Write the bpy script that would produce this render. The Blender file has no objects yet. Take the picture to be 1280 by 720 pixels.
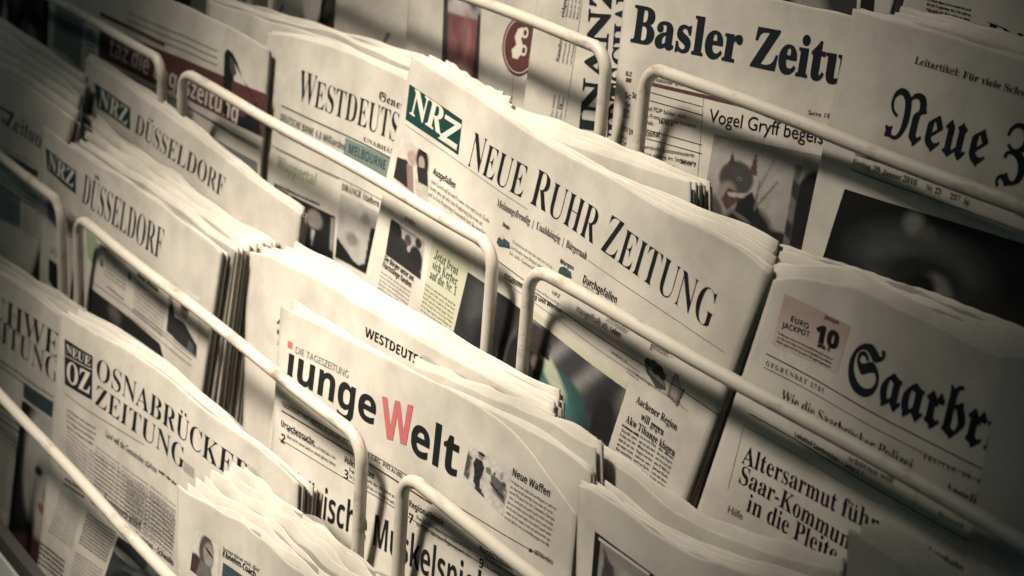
import bpy, math, random
import numpy as np
from mathutils import Matrix, Vector

scene = bpy.context.scene
COL = scene.collection
random.seed(7)

# ------------------------------------------------------------------ camera (matched to the photograph)
F = 2182.7                                   # focal length in photo pixels (photo 1280 x 720)
Xc = np.array([0.5726798, 0.33434899, -0.74849756])   # world axes in camera space (right, down, forward)
Yc = np.array([0.81656127, -0.15183225, 0.55693326])
Zc = np.array([0.072564, -0.93013855, -0.3599677])
M = np.array([Xc, Yc, Zc])
CAM = np.array([0.66180595, -0.49087069, 1.30074267])
cd = bpy.data.cameras.new('camera'); cam = bpy.data.objects.new('camera', cd); COL.objects.link(cam)
R = np.array([M[:, 0], -M[:, 1], -M[:, 2]]).T
mw = Matrix.Identity(4)
for i in range(3):
    for j in range(3):
        mw[i][j] = R[i, j]
    mw[i][3] = CAM[i]
cam.matrix_world = mw
cd.sensor_width = 36.0; cd.lens = F / 1280 * 36; cd.clip_start = 0.02; cd.clip_end = 50
cd.dof.use_dof = True; cd.dof.focus_distance = 0.86; cd.dof.aperture_fstop = 10.5; cd.dof.aperture_blades = 7
scene.camera = cam

# ------------------------------------------------------------------ light: one warm ceiling spot, faint cool room light
world = bpy.data.worlds.new("World"); scene.world = world; world.use_nodes = True
bg = world.node_tree.nodes['Background']; bg.inputs[0].default_value = (0.24, 0.42, 0.42, 1); bg.inputs[1].default_value = 0.085
def spot(name, loc, target, power, size_deg, radius, color, blend=1.0):
    l = bpy.data.lights.new(name, 'SPOT'); l.energy = power; l.spot_size = math.radians(size_deg); l.spot_blend = blend
    l.shadow_soft_size = radius; l.color = color
    o = bpy.data.objects.new(name, l); COL.objects.link(o); o.location = loc
    o.rotation_euler = (Vector(target) - Vector(loc)).to_track_quat('-Z', 'Y').to_euler()
    return o
spot('ceiling_spot', (-0.34, -0.80, 2.36), (-0.115, -0.035, 0.953), 640, 18.7, 0.23, (1.0, 0.865, 0.715))
spot('ceiling_downlight', (-0.70, -1.3, 2.6), (-0.34, 0.0, 0.93), 12, 40, 0.12, (1.0, 0.93, 0.80))
scene.view_settings.view_transform = 'Standard'; scene.view_settings.look = 'None'
scene.view_settings.exposure = 0.0; scene.view_settings.gamma = 1.0

# ------------------------------------------------------------------ materials
MATS = {}
def nodes_of(name):
    m = bpy.data.materials.new(name); m.use_nodes = True; nt = m.node_tree
    return m, nt, nt.nodes['Principled BSDF']
def mat_print(name, col, rough=0.6, wear=0.25):
    m, nt, b = nodes_of(name)
    n = nt.nodes.new('ShaderNodeTexNoise'); n.inputs['Scale'].default_value = 900; n.inputs['Detail'].default_value = 3
    tc = nt.nodes.new('ShaderNodeTexCoord'); nt.links.new(tc.outputs['Object'], n.inputs['Vector'])
    r = nt.nodes.new('ShaderNodeValToRGB'); r.color_ramp.elements[0].position = .35; r.color_ramp.elements[1].position = .75
    r.color_ramp.elements[0].color = (*col, 1)
    k = wear
    r.color_ramp.elements[1].color = (col[0] + (0.6 - col[0]) * k * .35, col[1] + (0.57 - col[1]) * k * .35, col[2] + (0.5 - col[2]) * k * .35, 1)
    nt.links.new(n.outputs['Fac'], r.inputs['Fac']); nt.links.new(r.outputs['Color'], b.inputs['Base Color'])
    b.inputs['Roughness'].default_value = rough; b.inputs['Specular IOR Level'].default_value = 0.12
    MATS[name] = m; return m
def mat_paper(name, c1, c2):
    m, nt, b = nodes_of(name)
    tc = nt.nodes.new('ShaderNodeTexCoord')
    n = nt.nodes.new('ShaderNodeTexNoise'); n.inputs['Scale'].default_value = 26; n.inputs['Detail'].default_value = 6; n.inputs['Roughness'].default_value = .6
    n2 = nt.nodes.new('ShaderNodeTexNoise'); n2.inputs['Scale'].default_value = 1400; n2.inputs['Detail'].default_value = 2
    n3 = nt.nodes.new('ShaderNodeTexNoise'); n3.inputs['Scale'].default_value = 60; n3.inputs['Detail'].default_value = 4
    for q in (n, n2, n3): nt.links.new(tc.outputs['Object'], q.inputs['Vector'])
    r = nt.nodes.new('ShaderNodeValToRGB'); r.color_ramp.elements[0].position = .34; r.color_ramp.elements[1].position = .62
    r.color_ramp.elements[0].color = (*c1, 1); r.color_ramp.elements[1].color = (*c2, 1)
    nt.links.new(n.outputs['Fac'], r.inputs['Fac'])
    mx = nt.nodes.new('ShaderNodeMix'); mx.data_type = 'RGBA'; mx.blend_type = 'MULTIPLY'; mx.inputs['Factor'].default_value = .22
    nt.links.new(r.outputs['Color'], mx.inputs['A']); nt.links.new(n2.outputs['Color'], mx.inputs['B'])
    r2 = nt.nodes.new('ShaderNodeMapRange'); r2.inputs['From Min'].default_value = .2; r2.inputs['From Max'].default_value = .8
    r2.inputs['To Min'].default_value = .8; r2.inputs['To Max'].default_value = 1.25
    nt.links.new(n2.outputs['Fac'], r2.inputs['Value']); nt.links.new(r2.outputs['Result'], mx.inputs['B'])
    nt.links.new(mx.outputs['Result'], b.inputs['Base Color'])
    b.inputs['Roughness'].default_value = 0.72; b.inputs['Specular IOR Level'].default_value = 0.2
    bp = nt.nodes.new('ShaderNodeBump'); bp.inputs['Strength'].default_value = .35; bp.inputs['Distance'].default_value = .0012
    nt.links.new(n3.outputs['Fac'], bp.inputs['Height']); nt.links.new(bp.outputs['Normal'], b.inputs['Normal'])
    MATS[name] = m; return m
mat_paper('newsprint', (0.375, 0.36, 0.325), (0.50, 0.485, 0.435))
mat_paper('newsprint_inner', (0.44, 0.425, 0.38), (0.56, 0.54, 0.49))
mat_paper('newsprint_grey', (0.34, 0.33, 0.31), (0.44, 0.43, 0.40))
mat_paper('printed_shaded_sheet', (0.20, 0.195, 0.18), (0.30, 0.29, 0.265))  # print grey of inner sheets, with shade between the layers put into the colour
mat_print('ink', (0.008, 0.011, 0.013), wear=.03)
mat_print('ink_grey', (0.045, 0.045, 0.044))
mat_print('ink_pale', (0.15, 0.145, 0.13))
mat_print('ink_green', (0.006, 0.036, 0.034), wear=.05)
mat_print('ink_white', (0.52, 0.50, 0.45))
mat_print('ink_red', (0.32, 0.03, 0.04))
mat_print('ink_dark_red', (0.065, 0.016, 0.018))
mat_print('ink_rose', (0.38, 0.10, 0.105))
mat_print('ink_teal', (0.12, 0.165, 0.155))
mat_print('ink_blue', (0.012, 0.036, 0.046))
mat_print('ink_navy', (0.008, 0.012, 0.018), wear=.03)
mat_print('tint_green', (0.39, 0.40, 0.30))
mat_print('tint_leaf', (0.22, 0.31, 0.18))
mat_print('tint_pink', (0.44, 0.31, 0.25))
def mat_photo():
    m, nt, b = nodes_of('printed_picture')
    a = nt.nodes.new('ShaderNodeVertexColor'); a.layer_name = 'Col'
    nt.links.new(a.outputs['Color'], b.inputs['Base Color']); b.inputs['Roughness'].default_value = .55
    b.inputs['Specular IOR Level'].default_value = .25
    MATS['photo'] = m
mat_photo()
def mat_enamel():
    m, nt, b = nodes_of('scuffed_cream_enamel')
    tc = nt.nodes.new('ShaderNodeTexCoord')
    n = nt.nodes.new('ShaderNodeTexNoise'); n.inputs['Scale'].default_value = 55; n.inputs['Detail'].default_value = 8; n.inputs['Roughness'].default_value = .7
    mp = nt.nodes.new('ShaderNodeMapping'); mp.inputs['Scale'].default_value = (.5, 1.5, 1.2)
    nt.links.new(tc.outputs['Object'], mp.inputs['Vector']); nt.links.new(mp.outputs['Vector'], n.inputs['Vector'])
    r = nt.nodes.new('ShaderNodeValToRGB'); e = r.color_ramp.elements
    e[0].position = .30; e[0].color = (0.20, 0.165, 0.13, 1); e[1].position = .47; e[1].color = (0.50, 0.475, 0.415, 1)
    nt.links.new(n.outputs['Fac'], r.inputs['Fac']); nt.links.new(r.outputs['Color'], b.inputs['Base Color'])
    rr = nt.nodes.new('ShaderNodeMapRange'); rr.inputs['From Min'].default_value = .3; rr.inputs['From Max'].default_value = .6
    rr.inputs['To Min'].default_value = .7; rr.inputs['To Max'].default_value = .34
    nt.links.new(n.outputs['Fac'], rr.inputs['Value']); nt.links.new(rr.outputs['Result'], b.inputs['Roughness'])
    bp = nt.nodes.new('ShaderNodeBump'); bp.inputs['Strength'].default_value = .3; bp.inputs['Distance'].default_value = .0006
    nt.links.new(n.outputs['Fac'], bp.inputs['Height']); nt.links.new(bp.outputs['Normal'], b.inputs['Normal'])
    MATS['enamel'] = m
mat_enamel()
def mat_plain(name, col, rough=.6, metal=0):
    m, nt, b = nodes_of(name)
    n = nt.nodes.new('ShaderNodeTexNoise'); n.inputs['Scale'].default_value = 40; n.inputs['Detail'].default_value = 5
    mx = nt.nodes.new('ShaderNodeMix'); mx.data_type = 'RGBA'
    mx.inputs['A'].default_value = (*[c * .75 for c in col], 1); mx.inputs['B'].default_value = (*[min(1, c * 1.2) for c in col], 1)
    nt.links.new(n.outputs['Fac'], mx.inputs['Factor']); nt.links.new(mx.outputs['Result'], b.inputs['Base Color'])
    b.inputs['Roughness'].default_value = rough; b.inputs['Metallic'].default_value = metal
    MATS[name] = m
mat_plain('dark_steel', (0.05, 0.048, 0.045), .5)
mat_plain('dark_panel', (0.022, 0.024, 0.025), .8)
mat_plain('label_panel', (0.42, 0.44, 0.42), .5)

# ------------------------------------------------------------------ geometry helpers
LEAN = 0.135                                      # the papers lean back against the racks
e1 = np.array([1., 0, 0])
e2 = np.array([0, -LEAN, -1.]); e2 /= np.linalg.norm(e2)
NN = np.array([0, -1., LEAN]); NN /= np.linalg.norm(NN)      # towards the viewer
def tier_y(t): return -0.0746 * t
def tier_z(t): return 1 - 0.0923 * t
def ray(p): return M @ np.array([p[0] - 640., p[1] - 360., F])
def proj(P):
    q = (np.asarray(P) - CAM) @ M
    return q[..., :2] / q[..., 2:3] * F + np.array([640., 360.])
def mesh_obj(name, verts, faces, mat, parent=None, smooth=True, colors=None):
    me = bpy.data.meshes.new(name)
    verts = np.asarray(verts, dtype=np.float32)
    if isinstance(faces, np.ndarray):
        nf, k = faces.shape
        me.vertices.add(len(verts)); me.vertices.foreach_set('co', verts.ravel())
        me.loops.add(nf * k); me.loops.foreach_set('vertex_index', faces.astype(np.int32).ravel())
        me.polygons.add(nf); me.polygons.foreach_set('loop_start', np.arange(nf, dtype=np.int32) * k)
        me.update(calc_edges=True)
    else:
        me.from_pydata(verts.tolist(), [], faces)
    me.polygons.foreach_set('use_smooth', np.full(len(me.polygons), smooth))
    if colors is not None:
        ca = me.color_attributes.new('Col', 'FLOAT_COLOR', 'POINT')
        c = np.ones((len(verts), 4), np.float32); c[:, :3] = colors
        ca.data.foreach_set('color', c.ravel())
    me.materials.append(MATS[mat]); me.update()
    o = bpy.data.objects.new(name, me); COL.objects.link(o)
    if parent is not None: o.parent = parent
    return o
def empty(name, loc, label, cat, group=None):
    o = bpy.data.objects.new(name, None); o.empty_display_size = .02; COL.objects.link(o); o.location = loc
    if label: o['label'] = label
    if cat: o['category'] = cat
    if group: o['group'] = group
    return o

# ------------------------------------------------------------------ glyphs: each letter read once from the built-in font
def mathmap(c, up, lo, dig):
    if 'A' <= c <= 'Z': return chr(up + ord(c) - 65)
    if 'a' <= c <= 'z': return chr(lo + ord(c) - 97)
    if c.isdigit() and dig: return chr(dig + ord(c) - 48)
    return c
FONTS = {'serif': (0x1D400, 0x1D41A, 0x1D7CE),  'frak': (0x1D56C, 0x1D586, 0x1D7CE),
         'bold': (0x1D5D4, 0x1D5EE, 0x1D7EC), 'sans': None}
UML = {'Ä': 'A', 'Ö': 'O', 'Ü': 'U', 'ä': 'a', 'ö': 'o', 'ü': 'u'}
GC = {}
tcv = bpy.data.curves.new('glyph', 'FONT'); tcv.fill_mode = 'FRONT'; tcv.size = 1
tob = bpy.data.objects.new('glyph', tcv)
gsc = bpy.data.scenes.new('glyphs'); gsc.collection.objects.link(tob); gvl = gsc.view_layers[0]
def raw(s, res, off):
    tcv.body = s; tcv.resolution_u = res; tcv.offset = off
    gvl.update(); ev = tob.evaluated_get(gvl.depsgraph)
    me = ev.to_mesh()
    n = len(me.vertices)
    if n == 0: ev.to_mesh_clear(); return None
    v = np.empty(n * 3, np.float32); me.vertices.foreach_get('co', v); v = v.reshape(-1, 3)[:, :2].astype(float)
    me.calc_loop_triangles(); t = np.empty(len(me.loop_triangles) * 3, np.int32); me.loop_triangles.foreach_get('vertices', t)
    ev.to_mesh_clear()
    return v, t.reshape(-1, 3)
# CHARS = 'ABCDEFGHIJKLMNOPQRSTUVWXYZabcdefghijklmnopqrstuvwxyz0123456789ÄÖÜäöüß.,:|-–·/>€!?+'
LS = 4.0
def lines_of(items, res, off):
    """read many short strings at once, one per line, and split the mesh by line"""
    tcv.space_line = LS; v, t = raw(chr(10).join(items), res, off); tcv.space_line = 1
    row = np.round(-v[:, 1] / LS + .08).astype(int); out = []
    trow = row[t[:, 0]]
    for i in range(len(items)):
        m = row == i; idx = np.full(len(v), -1); idx[m] = np.arange(m.sum())
        out.append((v[m] + [0, i * LS], idx[t[trow == i]]))
    return out
ADV = {}
def load(chars, font, res, off):
    """read only the letters a text needs (each new one costs the font look-up)"""
    fm = FONTS[font]; m = (lambda c: mathmap({'ß': 's', 'ȷ': 'j'}.get(c) or UML.get(c, c), *fm)) if fm else (lambda c: c)
    new = [c for c in chars if (c, font) not in ADV]
    if new:
        L = lines_of([m('H') + m(c) + m('H') for c in new] + [m('H') * 2, m('H')], 1, 0)
        for c, q in zip(new, L): ADV[(c, font)] = q[0][:, 0].max() - L[-2][0][:, 0].max()
        CAP[font] = L[-1][0][:, 1].max()
    for c, (v, t) in zip(chars, lines_of([m(c) for c in chars], res, off)):
        if c == 'ȷ':
            k = v[:, 1] < v[:, 1].max() - .16; idx = np.cumsum(k) - 1; t = idx[t[k[t].all(axis=1)]]; v = v[k]
        if fm and c in UML:
            cx = (v[:, 0].min() + v[:, 0].max()) / 2; top = v[:, 1].max(); rr = .055
            for dx in (-.11, .11):
                n = 8; base = len(v)
                ring = np.array([[cx + dx + rr * math.cos(6.283 * i / n), top + .11 + rr * math.sin(6.283 * i / n)] for i in range(n)])
                v = np.vstack([v, ring]); t = np.vstack([t, [[base, base + i, base + i + 1] for i in range(1, n - 1)]])
        GC[(c, font, res, off)] = (v, t, ADV[(c, font)])
CAP = {}
def glyph(c, font, res, off):
    if c == ' ': return (np.zeros((0, 2)), np.zeros((0, 3), int), .27)
    return GC[(c, font, res, off)]
def caph(font):
    if font not in CAP: load(['H'], font, 1, 0)
    return CAP[font]
def layout(s, font, res=3, off=0, track=0.0, smallcaps=0):
    V, T, x, nb = [], [], 0.0, 0; starts = True
    need = sorted({c for c in s if c != ' ' and (c, font, res, off) not in GC})
    if need: load(need, font, res, off)
    for c in s:
        sc = 1.0
        if smallcaps:
            if c == ' ': starts = True
            else:
                sc = 1.0 if starts else smallcaps; starts = False
        v, t, a = glyph(c, font, res, off)
        if len(v):
            V.append(v * sc + [x, 0]); T.append(t + nb); nb += len(v)
        x += a * sc + track
    if not V: return None
    return np.vstack(V), np.vstack(T), x - track

# ------------------------------------------------------------------ sheets of newsprint
class Sheet:
    """one leaning surface: flat frame (a along the rack, b down the page) plus a gentle wave"""
    def __init__(s, t, y, seed, amp=.0012, lcurl=0, yaw=0, flare=0):
        s.t, s.y = t, y; s.O = np.array([0., tier_y(t) + y, tier_z(t)])
        r = np.random.RandomState(seed)
        s.w = [(r.uniform(25, 60), r.uniform(-25, 25), r.uniform(0, 6.28), amp * q) for q in (.6, .45, .35)] + \
              [(r.uniform(60, 100), r.uniform(-30, 30), r.uniform(0, 6.28), amp * .22)]
        s.lcurl = lcurl; s.a0 = 0; s.yaw = yaw; s.flare = flare
    def bump(s, a, b):
        z = 0
        for ka, kb, ph, am in s.w: z = z + am * np.sin(ka * a + kb * b + ph)
        if s.lcurl: z = z - s.lcurl * np.exp(-(np.maximum(a - s.a0, 0) / .016) ** 2)
        return z + s.yaw * (a - s.a0)
    def P(s, a, b, off=0.0):
        a = np.asarray(a, float); b = np.asarray(b, float)
        z = s.bump(a, b) + off
        return s.O + a[..., None] * e1 + b[..., None] * e2 + z[..., None] * NN
    def ab(s, p):
        d = ray(p); z = 0.0
        for _ in range(5):
            k = ((s.O + z * NN - CAM) @ NN) / (d @ NN); q = CAM + k * d - s.O
            a, b = q @ e1, q @ e2; z = float(s.bump(np.float64(a), np.float64(b)))
        return np.array([a, b])
    def px_per_m(s, ab):
        q = proj(s.P(np.array([ab[0], ab[0]]), np.array([ab[1], ab[1] + .01])))
        return np.linalg.norm(q[1] - q[0]) / .01
class Outline:
    def __init__(s, sh, top, bl=None, br=None, h=.215):
        pts = np.array([sh.ab(p) for p in top]); s.K = 25
        d = np.r_[0, np.cumsum(np.linalg.norm(np.diff(pts, axis=0), axis=1))]; d /= d[-1]
        ss = np.linspace(0, 1, s.K)
        s.top = np.stack([np.interp(ss, d, pts[:, 0]), np.interp(ss, d, pts[:, 1])], 1)
        k = np.array([.25, .5, .25])
        for _ in range(2): s.top[1:-1] = s.top[:-2] * .25 + s.top[1:-1] * .5 + s.top[2:] * .25
        def dr(top_ab, px):
            if px is None: return np.array([-.02, 1.])
            v = sh.ab(px) - top_ab; return v / v[1]
        s.L = dr(pts[0], bl); s.R = dr(pts[-1], br); s.h = h
    def lerp(s, o, k):
        n = object.__new__(Outline); n.K = s.K
        n.top = s.top * (1 - k) + o.top * k; n.L = s.L * (1 - k) + o.L * k; n.R = s.R * (1 - k) + o.R * k; n.h = s.h
        return n
    def grid(s, nu, tv, dtop, ext=0.0, dl=0.0):
        ss = np.linspace(0, 1, nu); ks = np.linspace(0, 1, s.K)
        ta = np.interp(ss, ks, s.top[:, 0]); tb = np.interp(ss, ks, s.top[:, 1])
        ta = ta + ss * ext + (1 - ss) * dl
        tb = tb - dtop
        D = s.L[None] * (1 - ss[:, None]) + s.R[None] * ss[:, None]
        b0 = tb; bend = s.h
        hh = bend - b0
        A = ta[None] + tv[:, None] * hh[None] * D[None, :, 0]; B = tb[None] + tv[:, None] * hh[None]
        return A, B
def sheet_obj(name, sh, ol, mat, parent, off=0.0, thick=.0007, nu=40, nv=8, seed=0, rough_top=.0006, ext=0, dl=0, drop=0, serr=0):
    r = np.random.RandomState(seed)
    ss = np.linspace(0, 1, nu)
    dt = sum(r.uniform(.3, 1) * rough_top * np.sin(ss * f * 6.28 + r.uniform(0, 6.28)) for f in (.8, 2.1, 4.6)) / 1.5 - drop
    if serr: dt = dt + serr * (np.arange(nu) % 2)
    tv = np.linspace(0, 1, nv) ** 1.7
    A, B = ol.grid(nu, tv, dt, ext, dl)
    front = sh.P(A, B, off)                      # nv x nu
    back = sh.P(A, B, off - thick)
    capf = sh.P(A[0], B[0] - thick * .35, off - thick * .2)[None]; capb = sh.P(A[0], B[0] - thick * .35, off - thick * .8)[None]
    rows = np.concatenate([front[::-1], capf, capb, back])       # closed strip over the top edge
    nr = rows.shape[0]; V = rows.reshape(-1, 3)
    i = np.arange(nr - 1)[:, None]; j = np.arange(nu - 1)[None]
    q = np.stack([i * nu + j, i * nu + j + 1, (i + 1) * nu + j + 1, (i + 1) * nu + j], -1).reshape(-1, 4)
    fs = [q]
    for c in (0, nu - 1):                         # side edges
        l = []
        for k in range(nv):
            if k < nv - 1:
                f = [k * nu + c, (k + 1) * nu + c, (nr - 2 - k) * nu + c, (nr - 1 - k) * nu + c]
                l.append(f if c == 0 else f[::-1])
        l.append([(nv - 1) * nu + c, nv * nu + c, (nv + 1) * nu + c, (nv + 2) * nu + c][:: 1 if c == 0 else -1])
        fs.append(np.array(l))
    return mesh_obj(name, V, np.concatenate(fs), mat, parent)

SEED = [100]
ORD = ['second', 'third', 'fourth', 'fifth', 'sixth', 'seventh', 'eighth', 'ninth', 'tenth', 'eleventh', 'twelfth']
def stack(t, top, y, label, desc, n=1, y1=None, top1=None, bl=None, br=None, bl1=None, br1=None, h=.215, m=2, amp=.0012, camp=.0004,
          samp=.0003, lcurl=0, mat='newsprint', rough=.0007, serr=0, jit=.0012, yaw=0, group=None, head='front', thick=None, nu=None):
    """a pile of n folded newspapers standing in the rack; each copy is a thing of m folded sheets. Returns the front sheet."""
    SEED[0] += 37; sd = SEED[0]; r = np.random.RandomState(sd)
    y1 = y if y1 is None else y1
    f = Sheet(t, y, sd, amp, lcurl, yaw)
    f.a0 = f.ab(top[0])[0]
    ol0 = Outline(f, top, bl, br, h)
    if top1 is not None:
        fb = Sheet(t, y1, sd, amp, lcurl, yaw); fb.a0 = fb.ab(top1[0])[0]; ol1 = Outline(fb, top1, bl1 or bl, br1 or br, h)
    else: ol1 = ol0
    pitch = (y1 - y) / max(1, n - 1) if n > 1 else .0045
    gap = min(pitch, .0065) / m * .96
    if thick is None: thick = gap * .54
    first = None
    for k in range(n):
        q = k / max(1, n - 1)
        sh = Sheet(t, y + (y1 - y) * q, sd, amp, lcurl, yaw); sh.a0 = f.a0
        if k:
            sh.w = sh.w + [(r.uniform(30, 90), r.uniform(-30, 30), r.uniform(0, 6.28), camp * .75)]
        ol = ol0.lerp(ol1, q)
        lab = label if k == 0 else f'{ORD[k-1]} newspaper from the front in {desc}'
        o = empty('newspaper', (0, 0, 0), lab, 'newspaper', (group or desc) if n > 1 or group else None)
        for j in range(m):
            s2 = Sheet(t, sh.y, sd); s2.w = sh.w + ([(r.uniform(40, 110), r.uniform(-40, 40), r.uniform(0, 6.28), samp * .65), (r.uniform(70, 110), 20, r.uniform(0, 6.28), samp * .4)] if (j or k) else [])
            s2.lcurl, s2.a0, s2.yaw, s2.O = sh.lcurl, sh.a0, sh.yaw, sh.O
            nm = 'front_page' if j == 0 else 'inner_sheet'
            big = (k == 0 and j == 0)
            sheet_obj(nm, s2, ol, (mat if k == 0 else 'newsprint_inner') if j == 0 else 'printed_shaded_sheet', o, off=-j * gap, thick=thick, nu=nu or (64 if big else 40), nv=26 if big else 9,
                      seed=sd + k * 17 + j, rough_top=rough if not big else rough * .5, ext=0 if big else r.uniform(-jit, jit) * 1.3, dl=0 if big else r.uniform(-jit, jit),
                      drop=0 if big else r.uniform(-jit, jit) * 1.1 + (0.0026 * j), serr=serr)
        if k == 0: f.obj = o; first = f; f.w = sh.w
        # centre the thing's origin on its base
    f.ol = ol0
    return f

# ------------------------------------------------------------------ print on the pages
OFF = .00022
def text(f, s, font, p0, p1, h, mat='ink', name='headline', bold=0, res=3, track=0, sc=0, curve=None, off=OFF, parent=None, ref=None):
    L = layout(s, font, res, bold, track, sc)
    if L is None: return
    v, t, w = L
    a0 = f.ab(p0); hm = h / f.px_per_m(a0) / caph(font)
    if isinstance(p1, tuple):
        d = f.ab(p1) - a0; wm = np.linalg.norm(d); d /= wm; sx = wm / (layout(ref, font, res, bold, track, sc)[2] if ref else w)
    else:
        d = np.array([math.cos(p1), math.sin(p1)]); sx = hm * .82
    n = np.array([d[1], -d[0]])                   # up the page is -b
    q = a0 + v[:, :1] * sx * d + v[:, 1:] * hm * n
    if curve: q = q + (np.sin(np.pi * np.clip(v[:, :1] / w, 0, 1)) * curve / f.px_per_m(a0)) * np.array([0, 1.])
    return mesh_obj(name, f.P(q[:, 0], q[:, 1], off), t, mat, parent or f.obj, smooth=False)
def quad(f, tl, tr, bl, mat, name='colour_box', off=.00012, br=None, nu=14, nv=8):
    A, B, C = f.ab(tl), f.ab(tr), f.ab(bl); D = f.ab(br) if br else B + C - A
    u = np.linspace(0, 1, nu)[None, :, None]; v = np.linspace(0, 1, nv)[:, None, None]
    q = (A * (1 - u) + B * u) * (1 - v) + (C * (1 - u) + D * u) * v
    V = f.P(q[..., 0], q[..., 1], off).reshape(-1, 3)
    i = np.arange(nv - 1)[:, None]; j = np.arange(nu - 1)[None]
    F4 = np.stack([i * nu + j, (i + 1) * nu + j, (i + 1) * nu + j + 1, i * nu + j + 1], -1).reshape(-1, 4)
    return mesh_obj(name, V, F4, mat, f.obj), (A, B, C, D)
def rule(f, p0, p1, w=1.2, mat='ink_grey', name='rule_line'):
    a, b = f.ab(p0), f.ab(p1); n = 30; wm = w / f.px_per_m(a) / 2
    u = np.linspace(0, 1, n)[:, None]; c = a * (1 - u) + b * u
    d = (b - a) / np.linalg.norm(b - a); nn = np.array([d[1], -d[0]]) * wm
    V = np.vstack([f.P((c + nn)[:, 0], (c + nn)[:, 1], .00016), f.P((c - nn)[:, 0], (c - nn)[:, 1], .00016)])
    i = np.arange(n - 1); F4 = np.stack([i, i + 1, n + i + 1, n + i], -1)
    return mesh_obj(name, V, F4, mat, f.obj)
WORDS = ("und die der in den von zu das mit sich des auf für ist im dem nicht ein eine als auch es an werden aus er hat dass sie nach wird bei "
         "einer um am sind noch wie einem über einen so zum war haben nur oder aber vor zur bis mehr durch man sein wurde sei Prozent Stadt Land "
         "Regierung Januar Jahren Menschen Bürger Polizei Politik Europa heute gegen vom können schon wenn habe seine Uhr Ende Region Gemeinde").split()
def body(f, tl, tr, bl, line=5.0, mat='ink_grey', font='sans', ragged=0.0, name='article_text', fill=.62, seed=0, bold=0, cols=1, gut=.06):
    """columns of small print"""
    A, B, C = f.ab(tl), f.ab(tr), f.ab(bl)
    W = np.linalg.norm(B - A); H = np.linalg.norm(C - A); d = (B - A) / W; n = (C - A) / H
    lm = line / f.px_per_m(A); r = random.Random(seed + int(tl[0] * 7 + tl[1]))
    V, T, nb = [], [], 0; hm = lm * fill / caph(font); sx = hm * .80
    cw = W / cols
    for c in range(cols):
        w_ = cw * (1 - gut if cols > 1 else 1)
        for k in range(max(1, int(H / lm))):
            s = ''; x = 0
            while True:
                wd = r.choice(WORDS); L = layout(wd, font, 1, bold)
                if x + L[2] * sx > w_: break
                x += (L[2] + .27) * sx; s += wd + ' '
            L = layout(s.strip(), font, 1, bold)
            if L is None: continue
            v, t, w = L
            kx = w_ / w if r.random() > ragged else sx
            q = A + d * (c * cw) + n * (k * lm + lm * .75) + v[:, :1] * kx * d - v[:, 1:] * hm * n
            V.append(f.P(q[:, 0], q[:, 1], OFF)); T.append(t + nb); nb += len(v)
    if V: return mesh_obj(name, np.vstack(V), np.vstack(T), mat, f.obj, smooth=False)
def picture(f, tl, tr, bl, bgc, ops, n=72, noise=.05, seed=1, name='printed_photo', br=None, sat=.45):
    y, x = np.mgrid[0:1:n * 1j, 0:1:n * 1j]
    img = np.zeros((n, n, 3)) + np.array(bgc)
    for op in ops:
        k = op[0]
        if k == 'g': img = img * (1 - y[..., None]) + y[..., None] * np.array(op[1]); continue
        if k == 'e':
            _, cx, cy, rx, ry, c, soft = op[:7]; an = op[7] if len(op) > 7 else 0
            dx, dy = x - cx, y - cy; u = dx * math.cos(an) + dy * math.sin(an); v = -dx * math.sin(an) + dy * math.cos(an)
            m = np.clip((1 - np.sqrt((u / rx) ** 2 + (v / ry) ** 2)) / soft + .5, 0, 1)
        elif k == 'p':
            _, pts, c = op; inside = np.zeros((n, n), bool); j = len(pts) - 1
            for i in range(len(pts)):
                xi, yi = pts[i]; xj, yj = pts[j]
                cond = ((yi > y) != (yj > y)) & (x < (xj - xi) * (y - yi) / (yj - yi + 1e-9) + xi)
                inside ^= cond; j = i
            m = inside.astype(float)
            m[1:-1, 1:-1] = (m[:-2, 1:-1] + m[2:, 1:-1] + m[1:-1, :-2] + m[1:-1, 2:] + 2 * m[1:-1, 1:-1]) / 6
        elif k == 's':
            _, ang, freq, c, am = op; m = am * (np.sin((x * math.cos(ang) + y * math.sin(ang)) * freq * 6.28) * .5 + .5) ** 2
        img = img * (1 - m[..., None]) + np.array(c) * m[..., None]
    lum = img.mean(axis=2, keepdims=True); img = (lum + (img - lum) * sat) * .78; img = img * np.clip(.7 + lum * 1.0, 0, 1)
    r = np.random.RandomState(seed)
    g = r.rand(n, n); g2 = np.kron(r.rand(n // 8 + 1, n // 8 + 1), np.ones((8, 8)))[:n, :n]
    g2 = (g2 + np.roll(g2, 3, 0) + np.roll(g2, 3, 1) + np.roll(g2, 5, 0)) / 4
    img = np.clip(img * (1 + noise * 3 * (g[..., None] - .5) + noise * 4 * (g2[..., None] - .5)), .004, .7)
    o, c = quad(f, tl, tr, bl, 'photo', name, .00014, br, n, n)
    ca = o.data.color_attributes.new('Col', 'FLOAT_COLOR', 'POINT')
    cc = np.ones((n * n, 4), np.float32); cc[:, :3] = img.reshape(-1, 3); ca.data.foreach_set('color', cc.ravel())
    return o
PAPER = (0.62, 0.585, 0.50); DK = (0.015, 0.02, 0.022)
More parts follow.
